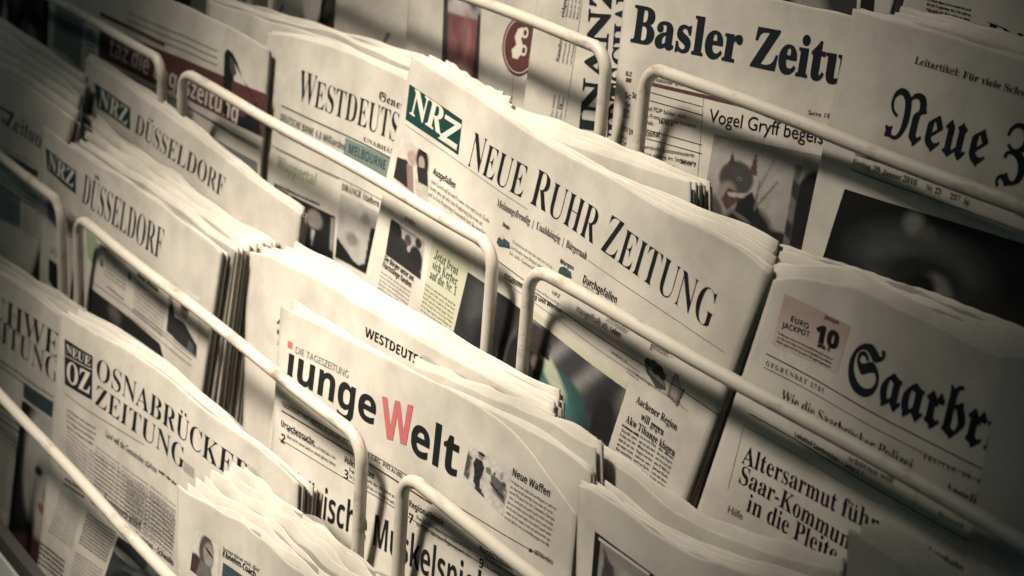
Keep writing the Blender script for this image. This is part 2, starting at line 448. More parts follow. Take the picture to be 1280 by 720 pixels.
def disc(f, c, r, mat, name, off=.0002, n=40, ring=0):
    a = f.ab(c); rm = r / f.px_per_m(a); th = np.linspace(0, 2 * np.pi, n, endpoint=False)
    o = np.stack([a[0] + rm * np.cos(th), a[1] + rm * np.sin(th)], 1)
    i_ = np.stack([a[0] + rm * ring * np.cos(th), a[1] + rm * ring * np.sin(th)], 1)
    V = f.P(np.r_[o[:, 0], i_[:, 0]], np.r_[o[:, 1], i_[:, 1]], off); k = np.arange(n); k2 = (k + 1) % n
    return mesh_obj(name, V, np.stack([k, k2, n + k2, n + k], -1), mat, f.obj, smooth=False)
def polygon(f, pts, mat, name, off=.0002):
    q = np.array([f.ab(p) for p in pts]); V = f.P(q[:, 0], q[:, 1], off)
    return mesh_obj(name, V, [list(range(len(pts)))], mat, f.obj, smooth=False)
#@@RACK
# ------------------------------------------------------------------ the rack
X0, X1 = -1.62, 0.82
rack = empty('newspaper_rack', (0, 0, 0), 'stepped newspaper rack with scuffed cream wire loops in front of every tier', 'rack')
def tube(name, pts, r, mat, parent, nseg=14):
    pts = [np.array(p, float) for p in pts]; V = []
    prev = np.array([0., 1, 0])
    for i, p in enumerate(pts):
        d = pts[min(i + 1, len(pts) - 1)] - pts[max(i - 1, 0)]; d /= np.linalg.norm(d)
        b = np.cross(d, prev); b /= np.linalg.norm(b)
        for k in range(nseg):
            th = 2 * math.pi * k / nseg; V.append(p + r * (math.cos(th) * prev + math.sin(th) * b))
    n = len(pts); F4 = []
    for i in range(n - 1):
        for k in range(nseg): F4.append([i * nseg + k, i * nseg + (k + 1) % nseg, (i + 1) * nseg + (k + 1) % nseg, (i + 1) * nseg + k])
    return mesh_obj(name, V, np.array(F4), mat, parent)
def box(name, x0, x1, prof, mat, parent):
    """extrude a closed (y, z) profile along the rack"""
    n = len(prof); V = [(x, p[0], p[1]) for x in (x0, x1) for p in prof]
    Fc = [[i, (i + 1) % n, n + (i + 1) % n, n + i] for i in range(n)] + [list(range(n))[::-1], list(range(n, 2 * n))]
    return mesh_obj(name, V, Fc, mat, parent, smooth=False)
RB = .0034; DROP = .10; GAP = .016
for t in range(-3, 4):
    yt, zt = tier_y(t), tier_z(t)
    for g in range(-4, 2):
        xa, xb = g * .4 + GAP, (g + 1) * .4 - GAP
        if t <= -1: xa -= .015; xb -= .015            # this tier's loops sit slightly further along
        if t == 1: xb += .003; xa += .010 if g == 0 else 0
        rc = .0135; pts = [(xa, yt, zt - DROP - .004)]
        pts += [(xa, yt, z) for z in np.linspace(zt - DROP, zt - rc, 4)]
        pts += [(xa + rc - rc * math.cos(q), yt, zt - rc + rc * math.sin(q)) for q in np.linspace(.2, math.pi / 2 - .2, 7)]
        pts += [(x, yt, zt + .0006 * math.sin(x * 31 + t)) for x in np.linspace(xa + rc, xb - rc, 16)]
        pts += [(xb - rc + rc * math.sin(q), yt, zt - rc + rc * math.cos(q)) for q in np.linspace(.2, math.pi / 2 - .2, 7)]
        pts += [(xb, yt, z) for z in np.linspace(zt - rc, zt - DROP - .004, 4)]
        tube('wire_loop', pts, RB, 'enamel', rack)
    zl = zt - DROP
    # steel rail that carries the loops, sloping front panel below it, pocket floor and pocket back
    box('rail', X0, X1, [(yt - .004, zl), (yt + .0035, zl), (yt + .0035, zl - .006), (yt - .004, zl - .006)], 'dark_steel', rack)
    box('front_panel', X0, X1, [(yt - .002, zl - .0063), (yt + .001, zl - .0063), (yt - .016, zl - .125), (yt - .019, zl - .125)], 'dark_panel', rack)
    box('pocket_floor', X0, X1, [(yt - .0155, zl - .125), (yt + .054, zl - .125), (yt + .054, zl - .129), (yt - .0155, zl - .129)], 'dark_panel', rack)
    if t >= 2: box('label_strip', X0, X1, [(yt - .0065, zl - .012), (yt - .0045, zl - .012), (yt - .0115, zl - .064), (yt - .0135, zl - .064)], 'label_panel', rack)
def slab(name, a, b, mat):
    x0, y0, z0 = a; x1, y1, z1 = b
    o = box(name, x0, x1, [(y0, z0), (y1, z0), (y1, z1), (y0, z1)], mat, None); o['kind'] = 'structure'
slab('floor', (-4, -3, -.02), (3, 3, 0), 'dark_panel'); slab('wall', (-4, 1.2, .002), (3, 1.3, 2.8), 'dark_panel')
#@@PAPERS
# =================================================================== tier behind everything (dark, top right)
z = stack(-2, [(1150, -70), (1400, 10)], .02, 'dim newspaper in the uppermost row, bold black letter near its lower edge', 'the dim pile in the uppermost row', n=2, y1=.03, m=2, mat='newsprint_grey')
text(z, 'Die', 'serif', (1228, 44), (1300, 70), 18, 'ink', 'headline')
body(z, (1160, -4), (1215, 10), (1156, 24), 6, 'ink', bold=.02)
rule(z, (1160, 14), (1300, 52), 1.2)
z = stack(-2, [(935, -85), (1125, -30)], .022, 'dim page with a dark picture, behind the gap between the two uppermost large titles', 'dim page', mat='newsprint_grey')
picture(z, (960, -60), (1072, -25), (955, 60), (.05, .055, .06), [('e', .5, .5, .2, .3, (.3, .28, .25), .6)], 40)
picture(z, (1078, -30), (1095, -24), (1072, 60), (.02, .02, .025), [], 20)
stack(-2, [(560, -170), (900, -95)], .022, 'pale newspaper in the row behind the sideways paper with the blue title', 'pale pile')
# =================================================================== second tier: top of the picture
z = stack(-1, [(250, -80), (402, -20)], .056, 'grey folded newspaper with a small green mark, above the grey bundle in the second row', 'x', br=(392, 40))
quad(z, (333, 2), (342, 5), (338, 16), 'ink_green', 'colour_box'); disc(z, (320, 3), 2.2, 'ink', 'dot')
text(z, '/', 'bold', (345, 22), (352, 26), 20, 'ink_green', 'printed_mark')
z = stack(-1, [(370, -20), (402, -4)], .050, 'narrow white page edge curling beside a black picture, right of the green mark', 'x', bl=(392, 60), br=(395, 60), m=2, yaw=.05)
z = stack(-1, [(395, -48), (455, -30)], .047, 'newspaper showing a nearly black picture between a curled white edge and a creased grey page', 'x')
picture(z, (398, -44), (440, -30), (394, 80), DK, [('e', .4, .5, .3, .2, (.09, .085, .08), .7), ('e', .6, .75, .3, .1, (.2, .19, .17), .5)], 40)
z = stack(-1, [(424, -60), (540, -25)], .043, 'plain creased grey page standing left of the red drink advertisement', 'x', bl=(414, 100), yaw=.02, amp=.002)
polygon(z, [(484, 40), (489, 42), (481, 56), (478, 54)], 'ink_pale', 'printed_mark')
z = stack(-1, [(516, -70), (735, 5)], .038, 'newspaper with a red drink advertisement and a round dark red classic car emblem', 'x', bl=(503, 100), n=1)
picture(z, (556, -30), (603, -18), (552, 88), (.30, .30, .29), [('e', .5, .14, .42, .20, (.04, .07, .11), .3), ('e', .45, .30, .32, .12, (.50, .46, .42), .5),
    ('p', [(.06, .36), (.95, .36), (.86, 1), (.14, 1)], (.33, .045, .045)), ('e', .65, .55, .12, .22, (.42, .10, .085), .8), ('e', .3, .75, .12, .2, (.36, .07, .065), .8), ('e', .55, .93, .2, .1, (.50, .17, .10), .9), ('p', [(0, 0), (.12, 0), (.16, 1), (0, 1)], (.05, .06, .08)), ('p', [(.93, .3), (1, .3), (1, 1), (.84, 1)], (.05, .05, .06))], 60, .09)
disc(z, (651, 57), 38, 'ink_dark_red', 'round_emblem', .00018); disc(z, (651, 57), 34.5, 'ink_white', 'emblem_ring', .00026, ring=.965)
text(z, 'classic', 'serif', (665, 86), (671, 42), 8, 'ink_white', 'emblem_text', off=.0003)
polygon(z, [(641, 72), (640, 62), (646, 56), (644, 46), (648, 36), (654, 34), (655, 42), (652, 48), (654, 58), (652, 68), (647, 74)], 'ink_white', 'emblem_car', .00028)
disc(z, (657, 41), 7, 'ink_white', 'emblem_wheel', .0003, ring=.55); disc(z, (655, 63), 7, 'ink_white', 'emblem_wheel', .0003, ring=.55)
rule(z, (642, 95), (640, 125), .8)
z = stack(-1, [(680, -65), (830, -12)], .030, 'newspaper turned on its side, its dark capital title reading upwards behind the wire', 'the sideways newspapers', bl=(652, 150), n=2, y1=.034, amp=.002, yaw=0)
text(z, 'FINANZ', 'serif', (747, 208), (767, -30), 42, 'ink_navy', 'masthead', .015)
text(z, 'UND WIRTSCHAFT', 'serif', (778, 290), (800, -40), 40, 'ink_navy', 'masthead', .01)
rule(z, (706, 150), (728, 0), .8)
text(z, 'Sandro M', 'serif', (699, 78), (706, 34), 6.5, 'ink', 'headline'); text(z, 'eidgenosse', 'serif', (705, 22), (712, -20), 6.5, 'ink', 'headline')
for i in range(3): text(z, 'und Wirtschaft bei den', 'sans', (704.5 + i * 5, 80 + i), (711 + i * 5, 40 + i), 3.6, 'ink', 'article_text')
for i in range(4): text(z, 'Aktien der Woche', 'sans', (709 + i * 4.5, 22 + i), (714 + i * 4.5, -10 + i), 3.6, 'ink', 'article_text')
for i in range(3): text(z, 'Der Gewinn', 'sans', (691 + i * 5.5, 146 + i * 1.5), (695 + i * 5.5, 118 + i * 1.5), 3.8, 'ink', 'article_text')
text(z, '18', 'bold', (701, 138), (703, 130), 4, 'ink', 'page_number')
# Basler Zeitung
z = stack(-1, [(783, -34), (960, -2), (1065, 21), (1120, 36)], .0185, 'newspaper with a heavy serif title above a picture of a beaked dragon mask', 'the pile with the dragon mask picture', n=2, y1=.0225, bl=(763, 182), amp=.0012)
text(z, 'Basler Zeitung', 'serif', (788, 51), (1060, 107), 44, 'ink_navy', 'masthead', .018, res=6, ref='Basler Zeitu')
rule(z, (806, 103), (1000, 150), 4.2, 'ink_dark_red'); 
text(z, 'International  6–7   Wirtschaft  9–11', 'sans', (808, 99), (905, 120), 5.2, 'ink', 'section_list')
text(z, 'Seite 18–', 'sans', (1010, 143), (1042, 149), 5.5, 'ink', 'section_list')
for k, (y0, ln) in enumerate([(113, 0), (123.5, 0), (161, 0), (172, 0)]): rule(z, (808, y0 + 1), (878, y0 + 20.5), .9, 'ink')
text(z, 'Schweiz', 'bold', (790, 122), (812, 127), 7, 'ink', 'headline', .01)
for i, l in enumerate(['SP und FDP bilden eine', 'breite Front gegen die Initiative', 'der Schafe.  ']):
    text(z, l, 'sans', (798 - i * .5, 135 + i * 8.8), (858 + (12 if i == 1 else 0) - (38 if i == 2 else 0), 148.5 + i * 8.8 + (3 if i == 1 else 0) - (8.5 if i == 2 else 0)), 5.2, 'ink', 'article_text')
text(z, 'Seite 4', 'bold', (823, 154), (841, 158.5), 5.4, 'ink', 'page_reference')
text(z, 'International', 'bold', (786, 168), (825, 172), 7.5, 'ink', 'headline')
for i, l in enumerate(['Österreichs Justizministerin', 'Taubira nimmt im Streit um', 'die Politik den Hut.']):
    text(z, l, 'sans', (796 - i, 184 + i * 8.8), (868 - i * (0 if i < 2 else 12), 196 + i * 8.8 + (1 if i < 2 else -2.5)), 5.2, 'ink', 'article_text')
text(z, 'Seite 7', 'bold', (850, 204), (870, 209), 5.4, 'ink', 'page_reference')
rule(z, (880, 118), (872, 225), .7)
for i, l in enumerate(['BZ', 'Sc', 'Ve', 'ge', 'zu', 'In', 'Pr', 'Öf']):
    text(z, l, 'bold' if i in (1, 5) else 'sans', (782 - i * 1.0, [94, 122, 132, 139, 146, 163, 174, 181][i]), (790 - i * 1.0, [96, 124, 134, 141, 148, 165, 176, 183][i]), 7 if i in (1, 5) else 5.4, 'ink', 'article_text')
quad(z, (783, 97), (790, 98.5), (782, 102), 'ink_dark_red', 'colour_box')
text(z, 'Vogel Gryff begeistert', 'sans', (886, 152), (1062, 187), 16, 'ink', 'headline', .006, res=4)
picture(z, (893, 168), (1036, 196), (872, 298), (.30, .285, .25), [('e', .5, .25, .6, .3, (.36, .34, .30), 1), ('e', .08, .8, .12, .25, (.08, .085, .09), .3), ('e', .0, .95, .4, .2, (.03, .03, .035), .3),
    ('e', .42, .92, .25, .34, (.018, .02, .024), .25), ('p', [(.3, .95), (.3, .55), (.42, .45), (.5, .6), (.62, 1)], (.02, .022, .026)), ('e', .26, .36, .155, .16, (.07, .07, .07), .2), ('e', .20, .52, .09, .12, (.25, .21, .17), .4),
    ('p', [(.36, .30), (.40, .08), (.44, .3)], (.13, .04, .035)), ('p', [(.17, .24), (.19, .12), (.23, .24)], (.05, .05, .05)), ('e', .29, .36, .022, .02, (.2, .19, .17), .4), ('e', .29, .36, .010, .010, (.01, .01, .01), .3), ('p', [(.20, .46), (.36, .50), (.22, .68), (.16, .58)], (.13, .035, .038)), ('p', [(.20, .50), (.37, .48), (.36, .52), (.22, .54)], (.42, .36, .28)),
    ('e', .35, .70, .1, .02, (.12, .12, .12), .5, .4), ('p', [(.455, .62), (.465, .2), (.475, .62)], (.12, .11, .10)), ('p', [(.46, .58), (.62, .30), (.63, .31), (.47, .6)], (.15, .14, .12)), ('p', [(.46, .42), (.56, .12), (.565, .13), (.47, .44)], (.15, .14, .12)), ('e', .92, .55, .16, .4, (.018, .02, .024), .15), ('e', .7, .95, .3, .2, (.02, .022, .026), .2),
    ('p', [(.75, .12), (.80, .12), (.80, 1), (.75, 1)], (.16, .155, .15)), ('p', [(.75, .25), (.80, .3), (.80, .45), (.75, .4)], (.04, .045, .05)), ('p', [(.75, .62), (.80, .67), (.80, .8), (.75, .75)], (.04, .045, .05))], 110, .06)
# Neue Zuercher Zeitung
z = stack(-1, [(1066, 12), (1100, 22), (1180, 45), (1280, 76), (1420, 122)], .014, 'newspaper with a large blackletter title above a wide, almost black picture', 'the pile with the wide black picture', n=2, y1=.018, bl=(1003, 307), amp=.0012, camp=.0002)
stack(-1, [(1110, 20), (1180, 36), (1420, 108)], .026, 'newspaper showing just its top edge behind the blackletter title with the black picture', 'the top edges behind the wide black picture', n=4, y1=.046, top1=[(1132, 12), (1200, 28), (1430, 86)], mat='newsprint')
text(z, 'Neue Zürcher Zeitung', 'frak', (1104, 167), (1230, 209), 62, 'ink_navy', 'masthead', .006, res=6, ref='Neue')
text(z, 'Leitartikel:', 'serif', (1143, 79), (1199, 95.5), 9, 'ink_dark_red', 'subtitle'); text(z, 'Für viele Schweizer', 'serif', (1203, 97), (1310, 130), 9, 'ink', 'subtitle')
rule(z, (1069, 193), (1300, 265), 1, 'ink'); rule(z, (1064, 212), (1300, 297), 1, 'ink')
text(z, 'Freitag, 29. Januar 2016', 'serif', (1066, 205), (1146, 232), 7, 'ink', 'date_line'); text(z, 'Nr. 23', 'serif', (1157, 237), (1176, 243.5), 7, 'ink', 'date_line'); text(z, '237. Jg.', 'serif', (1187, 248), (1213, 257), 7, 'ink', 'date_line'); text(z, 'NZ', 'serif', (1268, 268), (1284, 274), 8, 'ink', 'date_line')
picture(z, (1056, 236), (1420, 348), (1020, 350), (.010, .014, .017), [('e', .33, .52, .24, .38, (.06, .085, .10), .5), ('e', .33, .52, .16, .12, (.10, .135, .15), .8, .3), ('e', .36, .62, .14, .22, (.02, .03, .036), .6), ('e', .28, .12, .035, .12, (.20, .20, .18), .8), ('e', .335, .19, .03, .08, (.10, .11, .10), .8), ('e', .40, .85, .075, .30, (.20, .195, .17), .25), ('e', .36, .80, .05, .22, (.01, .013, .015), .4), ('e', .62, .85, .14, .25, (.035, .035, .035), .9)], 100, .06, br=(1400, 480))
# =================================================================== third tier
z = stack(0, [(-140, -160), (52, -77)], .05, 'newspaper with a dark portrait, left of the paper with the dark red title band', 'x', br=(48, 60))
picture(z, (12, -60), (56, -34), (8, 45), (.05, .055, .055), [('e', .5, .65, .34, .3, (.012, .014, .016), .4), ('e', .6, .8, .2, .16, (.22, .22, .20), .6), ('e', .2, .3, .2, .3, (.16, .16, .15), .7)], 40)
picture(z, (-60, -90), (9, -64), (-66, 60), (.02, .02, .02), [('e', .9, .9, .2, .2, (.28, .27, .25), .6)], 30)
z = stack(0, [(64, -76), (210, -1), (300, 40), (336, 62)], .026, 'newspaper with white lettering on a dark red band and a standing girl', 'the pile with the dark red title band', n=1, bl=(58, 90), br=(324, 220), amp=.0016)
quad(z, (125, 31), (334, 118), (123, 71), 'ink_dark_red', 'title_band', br=(329, 172), nu=40)
text(z, 'taz.die t', 'bold', (136, 68), (198, 101), 23, 'ink_white', 'masthead', -.012)
text(z, 'ageszeitung', 'bold', (199, 102), (298, 155), 23, 'ink_white', 'masthead', -.012)
rule(z, (125, 17), (206, 56), 5, 'ink_dark_red')
quad(z, (70, 5), (106, 22), (66, 58), 'ink_teal', 'colour_box', br=(100, 86)); quad(z, (70, 2), (120, 25), (69, 7), 'ink', 'headline_bar')
for i in range(4): rule(z, (73, 16 + i * 7), (98, 28 + i * 7), 1.6, 'ink_grey')
for i in range(6): rule(z, (107, 35 + i * 6.5), (117, 40 + i * 6.5), 2, 'ink_grey')
for i in range(3): rule(z, (160, 2 + i * 9 + 14), (272, 50 + i * 9 + 14), 1.5, 'ink_pale')
polygon(z, [(281, 66), (285, 61), (291, 66), (297, 78), (303, 98), (310, 108), (322, 132), (326, 168), (300, 158), (279, 142)], 'ink', 'printed_figure', .0003)
polygon(z, [(288, 70), (293, 76), (296, 92), (291, 95), (288, 84)], 'ink_grey', 'printed_face', .00036)
for k in range(5): rule(z, (283 + k * 7, 108 + k * 5), (284 + k * 7, 140 + k * 4), 1.3, 'ink_grey')
rule(z, (125, 76), (325, 184), 1.2, 'ink_grey'); rule(z, (228, 130), (322, 186), 1.3, 'ink')
picture(z, (222, 146), (322, 203), (220, 300), (.18, .21, .20), [('e', .7, .4, .4, .3, (.09, .12, .12), .9), ('e', .3, .3, .2, .3, (.33, .33, .29), .8)], 40)
body(z, (120, 82), (195, 121), (118, 130), 6, 'ink_grey', cols=2)
# Westdeutsche Zeitung
z = stack(0, [(333, 42), (364, 44), (415, 58), (496, 93), (560, 125)], .032, 'newspaper with a small capitals serif title cut off by the green logo paper', 'the pile with the cut off serif title', n=2, y1=.036, bl=(320, 190), br=(530, 330), lcurl=.016, amp=.0012)
stack(0, [(262, 2), (322, 22), (399, 44), (499, 88), (520, 96)], .041, 'grey folded newspaper sticking up between the red band and the cut off serif title', 'the pile sticking up beside the red band', n=5, y1=.060, top1=[(259, -8), (335, 16), (423, 40), (515, 69), (540, 78)], bl=(255, 90), rough=.0014, jit=.003, camp=.0008, samp=.0005)
text(z, 'WESTDEUTSCHE ZEITUNG', 'serif', (372, 125), (485, 173), 38, 'ink', 'masthead', -.010, res=5, sc=.86, ref='WESTDEUT')
text(z, 'General-Anzeiger', 'frak', (473, 124), (570, 168), 11, 'ink', 'subtitle')
rule(z, (352, 132), (560, 232), 1.6, 'ink_green'); text(z, 'UNABHÄNGIG', 'serif', (454, 176), (510, 201), 5.2, 'ink', 'subtitle')
text(z, 'DEUTSCHE BANK: 6,8 Milliarden', 'bold', (350, 150), (432, 189), 9, 'ink_green', 'headline', -.01)
body(z, (349, 153), (430, 192), (348, 172), 8, 'ink_grey')
quad(z, (432, 172), (500, 204), (429, 196), 'ink_teal', 'colour_box', br=(495, 230)); text(z, 'MELBOURNE', 'bold', (435, 191), (482, 213), 12, 'ink_green', 'headline', -.01)
rule(z, (340, 182), (500, 262), .9); rule(z, (345, 186), (424, 224), .9)
text(z, 'Wuppertal', 'bold', (346, 209), (395, 233), 15, 'tint_leaf', 'headline', -.005); body(z, (343, 226), (400, 252), (342, 234), 7, 'ink', bold=.02)
picture(z, (343, 232), (419, 271), (337, 300), (.02, .026, .028), [('p', [(.25, 0), (.32, 0), (.32, .55), (.25, .5)], (.28, .27, .24)), ('e', .42, .22, .10, .16, (.22, .19, .16), .5), ('e', .70, .26, .12, .2, (.26, .22, .18), .4), ('p', [(.55, .5), (.9, .42), (1, 1), (.45, 1)], (.015, .02, .024)), ('p', [(.66, .48), (.72, .48), (.68, .85)], (.42, .40, .36)), ('p', [(.94, .05), (1, .05), (1, .8), (.94, .75)], (.30, .29, .27))], 80, .07, br=(416, 327))
text(z, 'DRÄNGE Städtern', 'serif', (427, 237), (474, 259), 8, 'ink', 'headline')
picture(z, (426, 242), (500, 279), (419, 322), (.44, .42, .37), [('e', .3, .3, .3, .3, (.52, .50, .44), .8), ('e', .25, .6, .1, .1, (.25, .24, .21), .7), ('e', .45, .2, .08, .1, (.3, .28, .25), .7), ('p', [(0, .68), (.3, .9), (.5, .95), (.55, 1), (0, 1)], (.012, .018, .02)), ('p', [(.55, .28), (.72, .25), (.62, 1), (.3, 1), (.5, .85)], (.012, .018, .02))], 80, .07, br=(494, 362))
# the short folded piles behind the NRZ paper
stack(0, [(560, 96), (595, 112), (640, 131)], .055, 'short curled bundle of folded pages behind the green logo box', 'the short curled bundle behind the green logo box', n=3, y1=.064, top1=[(556, 78), (595, 103), (632, 120)], rough=.0008, jit=.002, camp=.001)
stack(0, [(600, 146), (660, 160), (731, 187), (793, 207), (862, 229)], .048, 'pale bundle with a thick rounded end in front of the dragon mask paper', 'the thick bundle before the dragon mask paper', n=4, y1=.062, top1=[(600, 128), (640, 134), (700, 152), (778, 181), (883, 229)], br=(862, 300), br1=(884, 300), rough=.0008, camp=.0005)
# Neue Ruhr Zeitung
NRZTOP = [(515, 70), (560, 100), (626, 140), (657, 167), (700, 192), (747, 214), (813, 253), (871, 284), (933, 310), (961, 342)]
z = stack(0, NRZTOP, .016, 'newspaper titled NEUE RUHR ZEITUNG in the middle of the photo, standing across two wire loops', 'the pile behind the NEUE RUHR ZEITUNG paper', n=5, y1=.040,
          top1=[(535, 72), (600, 112), (660, 156), (747, 212), (848, 249), (933, 283), (971, 306)], bl=(456, 350), br=(862, 612), br1=(905, 600), amp=.0011, camp=.0007, samp=.0005, rough=.0010)
NRZ = z
lb, q = quad(z, (512, 105), (578, 150), (507, 149), 'ink_green', 'logo_box', br=(573, 194))
text(z, 'NR', 'serif', (512, 141), (551, 168), 31, 'ink_white', 'logo_letters', .01, off=.0003, parent=lb); text(z, 'Z', 'bold', (549, 172), (572, 187), 31, 'ink_white', 'logo_letters', 0, off=.0003, parent=lb)
rule(z, (548, 172), (571, 187.5), 1.4, 'ink_white', 'logo_line')
text(z, 'NEUE RUHR ZEITUNG', 'serif', (583, 206), (888, 413), 44, 'ink', 'masthead', -.013, res=6, sc=.90, curve=-6)
rule(z, (506, 155), (660, 262), .7, 'ink_pale'); rule(z, (735, 325), (905, 440), .7, 'ink_pale')
text(z, 'Meinungsfreudig  |  Unabhängig  |  Bürgernah', 'serif', (621, 257), (733, 325), 9, 'ink_grey', 'subtitle')
picture(z, (502, 170), (537, 194), (492, 222), (.60, .56, .48), [('e', .42, .22, .3, .24, (.62, .50, .36), .5), ('e', .45, .30, .16, .16, (.46, .28, .20), .4), ('p', [(0, .5), (.3, .42), (.45, .55), (.6, 1), (0, 1)], (.03, .028, .03)), ('p', [(.3, .5), (.5, .45), (.6, 1), (.42, 1)], (.34, .16, .13)), ('e', .78, .2, .2, .28, (.02, .022, .025), .3), ('e', .76, .26, .1, .14, (.45, .30, .22), .4), ('p', [(.62, .4), (.95, .3), (1, .7), (.7, .7)], (.025, .03, .035)), ('p', [(.6, .7), (1, .65), (1, 1), (.65, 1)], (.50, .45, .36))], 80, .06, br=(535, 256))
text(z, 'Ausgefallen', 'bold', (541, 217), (569, 236), 8, 'ink', 'headline')
body(z, (540, 222), (613, 273), (534, 252), 8.2, 'ink_pale', ragged=.3, fill=.7)
text(z, 'ESSEN', 'serif', (506, 275), (519, 283), 5.6, 'ink_green', 'subtitle'); body(z, (502, 281), (524, 296), (501, 286), 5)
picture(z, (489, 273), (531, 302), (482, 318), (.42, .40, .36), [('e', .15, .3, .22, .35, (.02, .024, .028), .2), ('e', .42, .55, .24, .25, (.03, .035, .04), .25), ('e', .55, .25, .1, .14, (.10, .085, .08), .3), ('e', .8, .62, .2, .36, (.02, .022, .025), .25), ('e', .84, .15, .09, .12, (.05, .045, .045), .3), ('p', [(0, .35), (.2, .4), (1, .85), (1, 1), (0, 1)], (.025, .03, .033)), ('e', .6, .45, .05, .08, (.4, .3, .24), .4)], 80, .06, br=(526, 350))
for i, l in enumerate(['Die Bürger unter am', 'Flüchtlinge fanden']): text(z, l, 'bold', (480 - i * 2, 325 + i * 8), (517 - i * 3, 352 + i * 8), 7, 'ink', 'headline')
body(z, (477, 337), (514, 363), (470, 372), 5, 'ink_grey')
quad(z, (541, 297), (590, 329), (527, 385), 'tint_green', 'colour_box', br=(571, 420))
for i, l in enumerate(['Jetzt freut', 'sich Kerber', 'auf die Nr. 1']): text(z, l, 'serif', (543 - i * 3, 322 + i * 12.5), (572 - i * 2 + i, 345 + i * 12.5), 11, 'ink_green', 'headline')
body(z, (532, 352), (570, 379), (525, 392), 5.4, 'ink_grey')
picture(z, (585, 340), (640, 376), (567, 415), (.03, .035, .045), [('e', .45, .35, .3, .4, (.07, .08, .10), .9), ('e', .7, .7, .3, .3, (.02, .022, .03), .8)], 50, .08, br=(615, 460))
text(z, 'Morgen', 'bold', (700, 328), (717, 338), 5.6, 'ink', 'headline'); text(z, 'Heute', 'bold', (628, 282), (637, 288), 5.6, 'ink', 'headline')
for cx, cy in ((629, 306), (706, 343)):
    polygon(z, [(cx - 8, cy - 3), (cx - 6, cy - 9), (cx - 1, cy - 10), (cx + 3, cy - 7), (cx + 8, cy - 3), (cx + 9, cy + 5), (cx + 2, cy + 3), (cx - 5, cy + 2)], 'ink_blue', 'cloud_symbol')
disc(z, (628, 296), 3.5, 'tint_pink', 'sun_symbol')
body(z, (642, 298), (692, 331), (636, 320), 7.5, 'ink_pale', ragged=.4)
rule(z, (540, 262), (655, 350), 1.0, 'ink'); rule(z, (632, 342), (900, 520), 1.0, 'ink'); rule(z, (630, 352), (860, 514), .7, 'ink_pale')
text(z, 'richtig und Werden', 'bold', (655, 366), (702, 392), 6, 'ink', 'headline'); text(z, 'Schulzeiten', 'bold', (630, 348), (653, 361), 6, 'ink', 'headline')
text(z, 'Durchgefallen', 'bold', (728, 352), (771, 380), 9.5, 'ink', 'headline'); text(z, 'Schüler streiten bis', 'sans', (727, 360), (775, 392), 8, 'ink_pale', 'article_text')
text(z, 'mangelhaft ab.', 'sans', (720, 388), (761, 414), 8.5, 'ink_grey', 'article_text'); text(z, 'Leben', 'bold', (762, 414), (776, 423), 7.5, 'ink_dark_red', 'page_reference'); text(z, 'Schneider', 'sans', (757, 400), (785, 418), 8, 'ink_pale', 'article_text')
text(z, 'getestet –', 'sans', (813, 434), (841, 450), 8, 'ink_grey', 'article_text'); text(z, 'www.nrz.de', 'sans', (764, 441), (784, 455), 4.6, 'ink_grey', 'article_text'); text(z, 'NRZ', 'sans', (690, 367), (700, 373), 4.6, 'ink_grey', 'article_text')
picture(z, (624, 366), (783, 487), (602, 448), (.05, .055, .07), [('s', .25, 4.2, (.24, .24, .25), .9), ('e', .0, .4, .18, .6, (.02, .022, .03), .5), ('e', .60, .98, .27, .62, (.012, .11, .105), .12), ('e', .56, .80, .17, .34, (.03, .20, .18), .6), ('e', .50, .46, .24, .075, (.42, .50, .30), .6, 1.0),
    ('e', .30, .60, .13, .42, (.02, .02, .022), .2), ('e', .32, .22, .14, .18, (.06, .045, .045), .3), ('p', [(.2, .28), (.46, .26), (.48, .36), (.4, .36), (.2, .38)], (.05, .038, .038)), ('e', .40, .50, .05, .10, (.16, .12, .10), .5), ('e', .92, .6, .1, .5, (.02, .022, .03), .8)], 120, .05, br=(755, 575), sat=.6)
quad(z, (664, 385), (785, 478), (667, 396), 'tint_green', 'colour_box', br=(783, 486))
picture(z, (806, 440), (862, 478), (800, 470), PAPER, [('p', [(.02, .3), (.5, .45), (.62, .78), (.4, .95), (.12, .68)], (.10, .10, .10)), ('p', [(.05, .36), (.5, .5), (.55, .7), (.2, .6)], (.30, .29, .26)), ('e', .12, .28, .09, .15, (.03, .055, .03), .3), ('e', .24, .22, .09, .16, (.05, .08, .045), .3), ('e', .36, .26, .1, .16, (.03, .05, .03), .3), ('e', .46, .40, .08, .15, (.04, .065, .04), .3), ('e', .30, .42, .08, .12, (.05, .075, .04), .3),
    ('p', [(.68, .0), (.78, .0), (.80, .25), (.95, .35), (.92, 1), (.64, .9), (.66, .2)], (.30, .22, .18)), ('p', [(.70, .12), (.84, .15), (.86, .85), (.72, .8)], (.44, .35, .29)), ('p', [(.93, .3), (.97, .32), (.94, 1), (.9, 1)], (.05, .05, .05))], 90, .05, br=(850, 512))
body(z, (795, 464), (857, 505), (794, 471), 7, 'ink_grey', ragged=1, bold=.0)
for i, l in enumerate(['Aachener Region', 'will gegen', 'Akw Tihange klagen']): text(z, l, 'serif', ((795, 801, 782)[i], (503, 524, 527)[i]), ((846, 829, 843)[i], (539, 545, 571)[i]), 9.5, 'ink', 'headline')
body(z, (779, 528), (846, 572), (762, 590), 6.2, 'ink_grey', cols=3, gut=.13, bold=.01); body(z, (779, 528), (800, 542), (777, 535), 6, 'ink', bold=.02)
body(z, (457, 372), (515, 410), (450, 420), 5, 'ink_grey', cols=2, gut=.1); body(z, (660, 352), (700, 378), (659, 360), 5, 'ink_grey'); body(z, (785, 452), (800, 463), (783, 470), 4.6, 'ink_grey')
